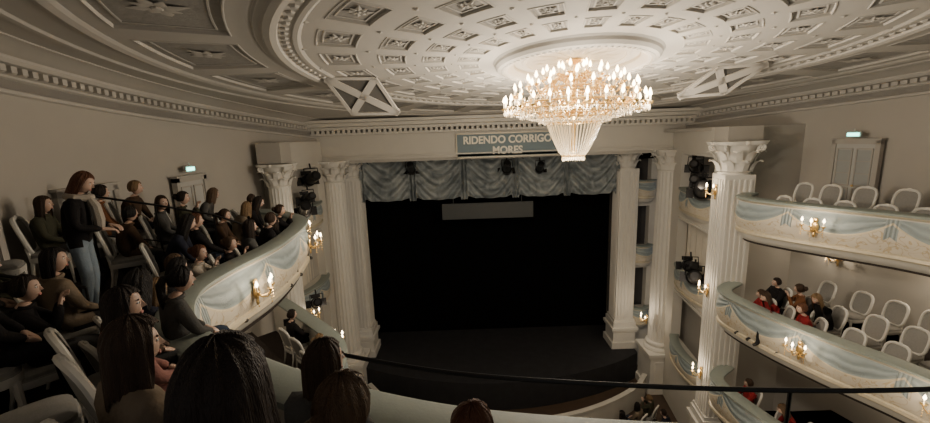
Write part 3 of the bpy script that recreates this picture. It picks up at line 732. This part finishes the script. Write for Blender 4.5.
    for i in range(S):
        a=2*pi*i/S; fr=math.sin(a)
        f=1/(1+math.exp(-(fr-.42)*11))
        full={'long':2.9,'mid':2.35,'short':2.0,'bun':1.98,'pony':1.98}[hair]
        lm=full*(1-f)+(.98+.10*math.cos(a*3))*f
        if hair in('long','mid'): lm+=.10*math.sin(a*7+ph[0])*(1-f)+.05*math.sin(a*19+ph[1])*(1-f)
        for j in range(K+1):
            th=lm*j/K
            wv=1+.022*math.sin(a*13+j*.25+ph[2])+.018*math.sin(a*27+ph[3]+j*.1)+.03*math.sin(a*4+th*2.2+ph[4])*min(1,th)
            if th<1.6 or hair in('short','bun','pony'):
                p=Vector((math.sin(th)*math.cos(a)*hx,math.sin(th)*math.sin(a)*hy-.006,math.cos(th)*hz2))*wv
                if th>1.6: p.x*=1-.18*(th-1.6); p.y*=1-.22*(th-1.6)
            else:
                dn=(th-1.6); p=Vector((math.cos(a)*hx*wv*(1+.16*math.sin(dn*2.0)),(math.sin(a)*hy*wv-.006)*(1+.05*dn),-dn*hz2*1.9-.004))
            vs.append(p)
    for i in range(S):
        q=(i+1)%S
        for j in range(K): fs.append((i*(K+1)+j,i*(K+1)+j+1,q*(K+1)+j+1,q*(K+1)+j))
    b.add(vs,fs,4,Tm)
    if hair=='bun':
        b.ell((0,-.125*vol,.035),(.05,.045,.05),4,12,8,Tm)
        b.tube([(.04*math.cos(t),-.12*vol-.02*math.sin(t*2),.035+.045*math.sin(t)) for t in [k*2*pi/12 for k in range(12)]],.016,4,6,Tm,closed=True)
    if hair=='pony':
        b.tube([(0,-.095*vol,.03),(0,-.14*vol,.03),(0,-.165*vol,-.03),(.01,-.16*vol,-.12),(.0,-.15*vol,-.22),(0,-.145*vol,-.28)],[.025,.032,.04,.038,.028,.006],4,10,Tm)
    return b.mesh(name,[skin,tops[0],pants[0],shoe,hairs[0],eyew,dark,lips],ang=60)
def seat_person(me,name,x,y,z,rz,top,hair,pan=None,sc=1):
    o=put(me,name,(x,y,z),rz,sc)
    for i,m_ in ((1,top),(2,pan or random.choice(pants)),(4,hair)):
        o.material_slots[i].link='OBJECT'; o.material_slots[i].material=m_
    return o
VAR=[person('spectator',hair='long'),person('spectator',hair='short',lean=.10,yaw=.3,width=1.15),person('spectator',hair='bun',yaw=-.35,arms=1),person('spectator',hair='short',lean=-.02,yaw=-.2,arms=2,width=1.2),person('spectator',hair='mid',lean=.18,yaw=.6,pitch=-.2,arms=2),person('spectator',hair='pony',lean=.04,yaw=-.1,pitch=-.1),person('spectator',hair='mid',yaw=-.8,width=1.08),person('spectator',hair='long',lean=.22,yaw=.1,pitch=-.3)]
def facing(x,y,nrm,k=.7,tgt=(1.5,17)):
    f=Vector((tgt[0]-x,tgt[1]-y)).normalized()*k - nrm*(1-k); f.normalize(); return math.atan2(-f.x,f.y)
def row(path,d,z,i0,i1,sp,occ=.7,k=.6,skip=None,reds=False):
    ns=normals(path); last=None
    for i in range(i0,i1):
        p=path[i]+ns[i]*d
        if last is not None and (p-last).length<sp: continue
        last=p
        if skip and skip(p): continue
        rz=facing(p.x,p.y,ns[i],k)
        put(chm,'theatre_chair',(p.x,p.y,z),rz)
        if random.random()<occ:
            seat_person(random.choice(VAR),'seated_spectator',p.x,p.y,z+.0,rz+random.uniform(-.35,.35),tops[6] if reds and random.random()<.35 else tops[random.choice(TOPW)],random.choice(hairs[:4]+hairs[:3]+[hairs[4],hairs[5]]),sc=random.uniform(.92,1.06))
i_a=nearest(C3,-3.7,8.9); i_b=nearest(C3,-2.85,3.75)
near=lambda p:(p-Vector((0,0))).length<2.6 or p.y<1.0
SWP=Vector((-4.85,4.9))
nsw=lambda p:near(p) or (p-SWP).length<.62 or (p-SWP-Vector((.5,-.4))).length<.45
row(C3,.42,ZL[0],i_a,i_b,.50,.95,skip=near)
row(C3,1.05,ZL[1],i_a-4,i_b,.54,.9,skip=nsw)
row(C3,1.72,ZL[2],i_a+4,i_b-2,.56,.8,skip=nsw)
row(C3,2.38,ZL[3],i_a+12,i_b-6,.58,.8,skip=nsw)
r0=nearest(C3,8.8,5.2); r1=nearest(C3,7.2,9.8)
row(C3,.5,-2.7,r0,r1,.50,0,k=.25); row(C3,1.15,-2.42,r0,r1,.52,0,k=.25)
m0=nearest(C2,7.9,5.2); m1=nearest(C2,6.85,9.9)
mm=nearest(C2,7.25,7.9)
row(C2,.40,-5.20,m0,mm,.52,.12,k=.25); row(C2,.38,-5.20,mm+1,m1,.45,1.0,k=.5,reds=True); row(C2,1.15,-5.05,m0,mm,.52,0,k=.25); row(C2,1.0,-5.05,mm+1,m1,.5,.8,k=.4); row(C2,1.85,-4.85,m0,m1,.55,0,k=.25)
row(C2,.5,-7.85,m0,m1,.52,.9,reds=True)
l0=nearest(C2,-3.8,9.2); l1=nearest(C2,-2.6,6.4)
row(C2,.45,-5.25,l0,l1,.55,.9); row(C2,.45,-7.85,l0,l1,.6,.9)
for (x,y) in ((5.2,12.3),(5.9,12.7),(6.5,13.1),(4.6,11.6),(5.4,11.5),(6.1,11.8),(6.7,12.2),(4.0,12.0),(3.2,11.8),(6.4,10.9),(5.6,10.6),(4.8,10.7),(3.9,11.0)):
    rz=facing(x,y,Vector((0,0)),1,(1.5,18)); put(chm,'theatre_chair',(x,y,-10.8),rz)
    seat_person(random.choice(VAR),'seated_spectator',x,y,-10.8,rz,tops[random.choice(TOPW)],random.choice(hairs))
# foreground people
F1=person('spectator_front',hair='mid',vol=1.42,width=1.25); F2=person('spectator_front',hair='long',yaw=-.5); F3=person('spectator_front',hair='pony',vol=1.12,yaw=-.3); F4=person('spectator_front',hair='mid',vol=1.2,width=1.1,yaw=-.3)
FG=[(F1,-.76,1.10,-1.95,-.1,tops[0],hairs[0],1.0),(F2,-.76,1.90,-2.33,-.25,tops[2],hairs[1],1.0),(F3,-.50,1.38,-2.22,-.15,tops[8],hairs[5],1.0),(F2,.0,1.5,-2.44,-.15,tops[0],hairs[3],1.0),
(F4,-1.62,1.78,-2.14,-.5,tops[8],hairs[1],1.0),(F2,-2.22,2.42,-2.19,-.6,tops[5],hairs[0],1),(VAR[4],-2.9,3.0,-2.3,-.7,tops[3],hairs[2],1),(VAR[1],-3.5,2.6,-1.98,-.7,tops[0],hairs[2],1.0),(VAR[5],-2.75,3.55,-2.42,-.7,tops[2],hairs[2],1)]
for me,x,y,z,rz,t,h,sc in FG:
    seat_person(me,'seated_spectator',x,y,z,rz,t,h,sc=sc); put(chm,'theatre_chair',(x,y-.02,z),rz)
for (x,y,z,rz) in ((-2.35,1.80,-2.05,-.6),(-2.78,2.25,-2.12,-.7)): put(chm,'theatre_chair',(x,y,z),rz)
SW=person('standing_woman',pose='stand',hair='mid',pitch=-.4,yaw=-.2,width=1.1)
seat_person(SW,'standing_woman',SWP.x,SWP.y,ZL[2],-1.1,tops[0],hairs[3],jeans,sc=1.08)
b=B(); b.tube([(-.11,.0,.0),(-.06,.10,-.02),(.06,.10,-.02),(.11,0,0),(.05,-.09,.02),(-.05,-.09,.02)],.045,0,8,closed=True)
b.tube([(.05,.11,-.02),(.06,.16,-.12),(.05,.17,-.30),(.05,.16,-.42)],[.04,.055,.06,.05],0,8)
o=b.obj('neck_scarf',[tops[4]]); o.location=(SWP.x+.07,SWP.y+.035,ZL[2]+1.54); o.rotation_euler[2]=-1.1
# ------------------------------------------------------------------ rails
i0=nearest(C3,-.9,2.5); i1=nearest(C3,5.5,2.4)
b=B(); pts=[(C3[i].x,C3[i].y,-1.42) for i in range(i0,i1)]
pts=[(pts[0][0]-.05,pts[0][1]+.03,-1.75),(pts[0][0]-.04,pts[0][1]+.02,-1.50)]+pts
b.tube(pts,.014,0,8)
for i in range(i0+18,i1,15): b.tube([(C3[i].x,C3[i].y,-1.42),(C3[i].x,C3[i].y,-1.74)],.011,0,6)
b.obj('balcony_safety_rail',[blackm])
def rail(pts,h,name='stair_handrail'):
    b=B(); 
    b.tube([(x,y,zz+h) for x,y,zz in pts],.018,0,8); b.tube([(x,y,zz+h*.5) for x,y,zz in pts],.012,0,6)
    for x,y,zz in pts: b.tube([(x,y,zz),(x,y,zz+h)],.015,0,6)
    b.obj(name,[blackm])
rail([(-5.6,5.9,-1.85),(-5.0,6.4,-2.1),(-4.4,6.9,-2.38),(-3.9,7.2,-2.7)],1.2)
rail([(-5.4,3.6,-1.85),(-4.8,3.9,-2.1),(-4.2,4.2,-2.38)],.9)
# ------------------------------------------------------------------ lift all, world, camera
for o in bpy.context.scene.objects:
    if o.parent is None: o.location.z+=H
w=bpy.data.worlds.new('World'); bpy.context.scene.world=w; w.use_nodes=True
w.node_tree.nodes['Background'].inputs[0].default_value=(1,.95,.90,1); w.node_tree.nodes['Background'].inputs[1].default_value=.28
cam=bpy.data.cameras.new('Camera'); cam.sensor_width=36; cam.lens=400/930*36; cam.clip_start=.05
co=bpy.data.objects.new('Camera',cam); bpy.context.scene.collection.objects.link(co)
p=math.radians(10.5); r=math.radians(2.0)
fwd=Vector((0,math.cos(p),-math.sin(p))); u0=Vector((0,math.sin(p),math.cos(p))); rt=Vector((1,0,0))
R_=rt*math.cos(r)-u0*math.sin(r); U_=rt*math.sin(r)+u0*math.cos(r)
M=Matrix((R_,U_,-fwd)).transposed().to_4x4(); M.translation=Vector((0,0,H)); co.matrix_world=M
bpy.context.scene.camera=co
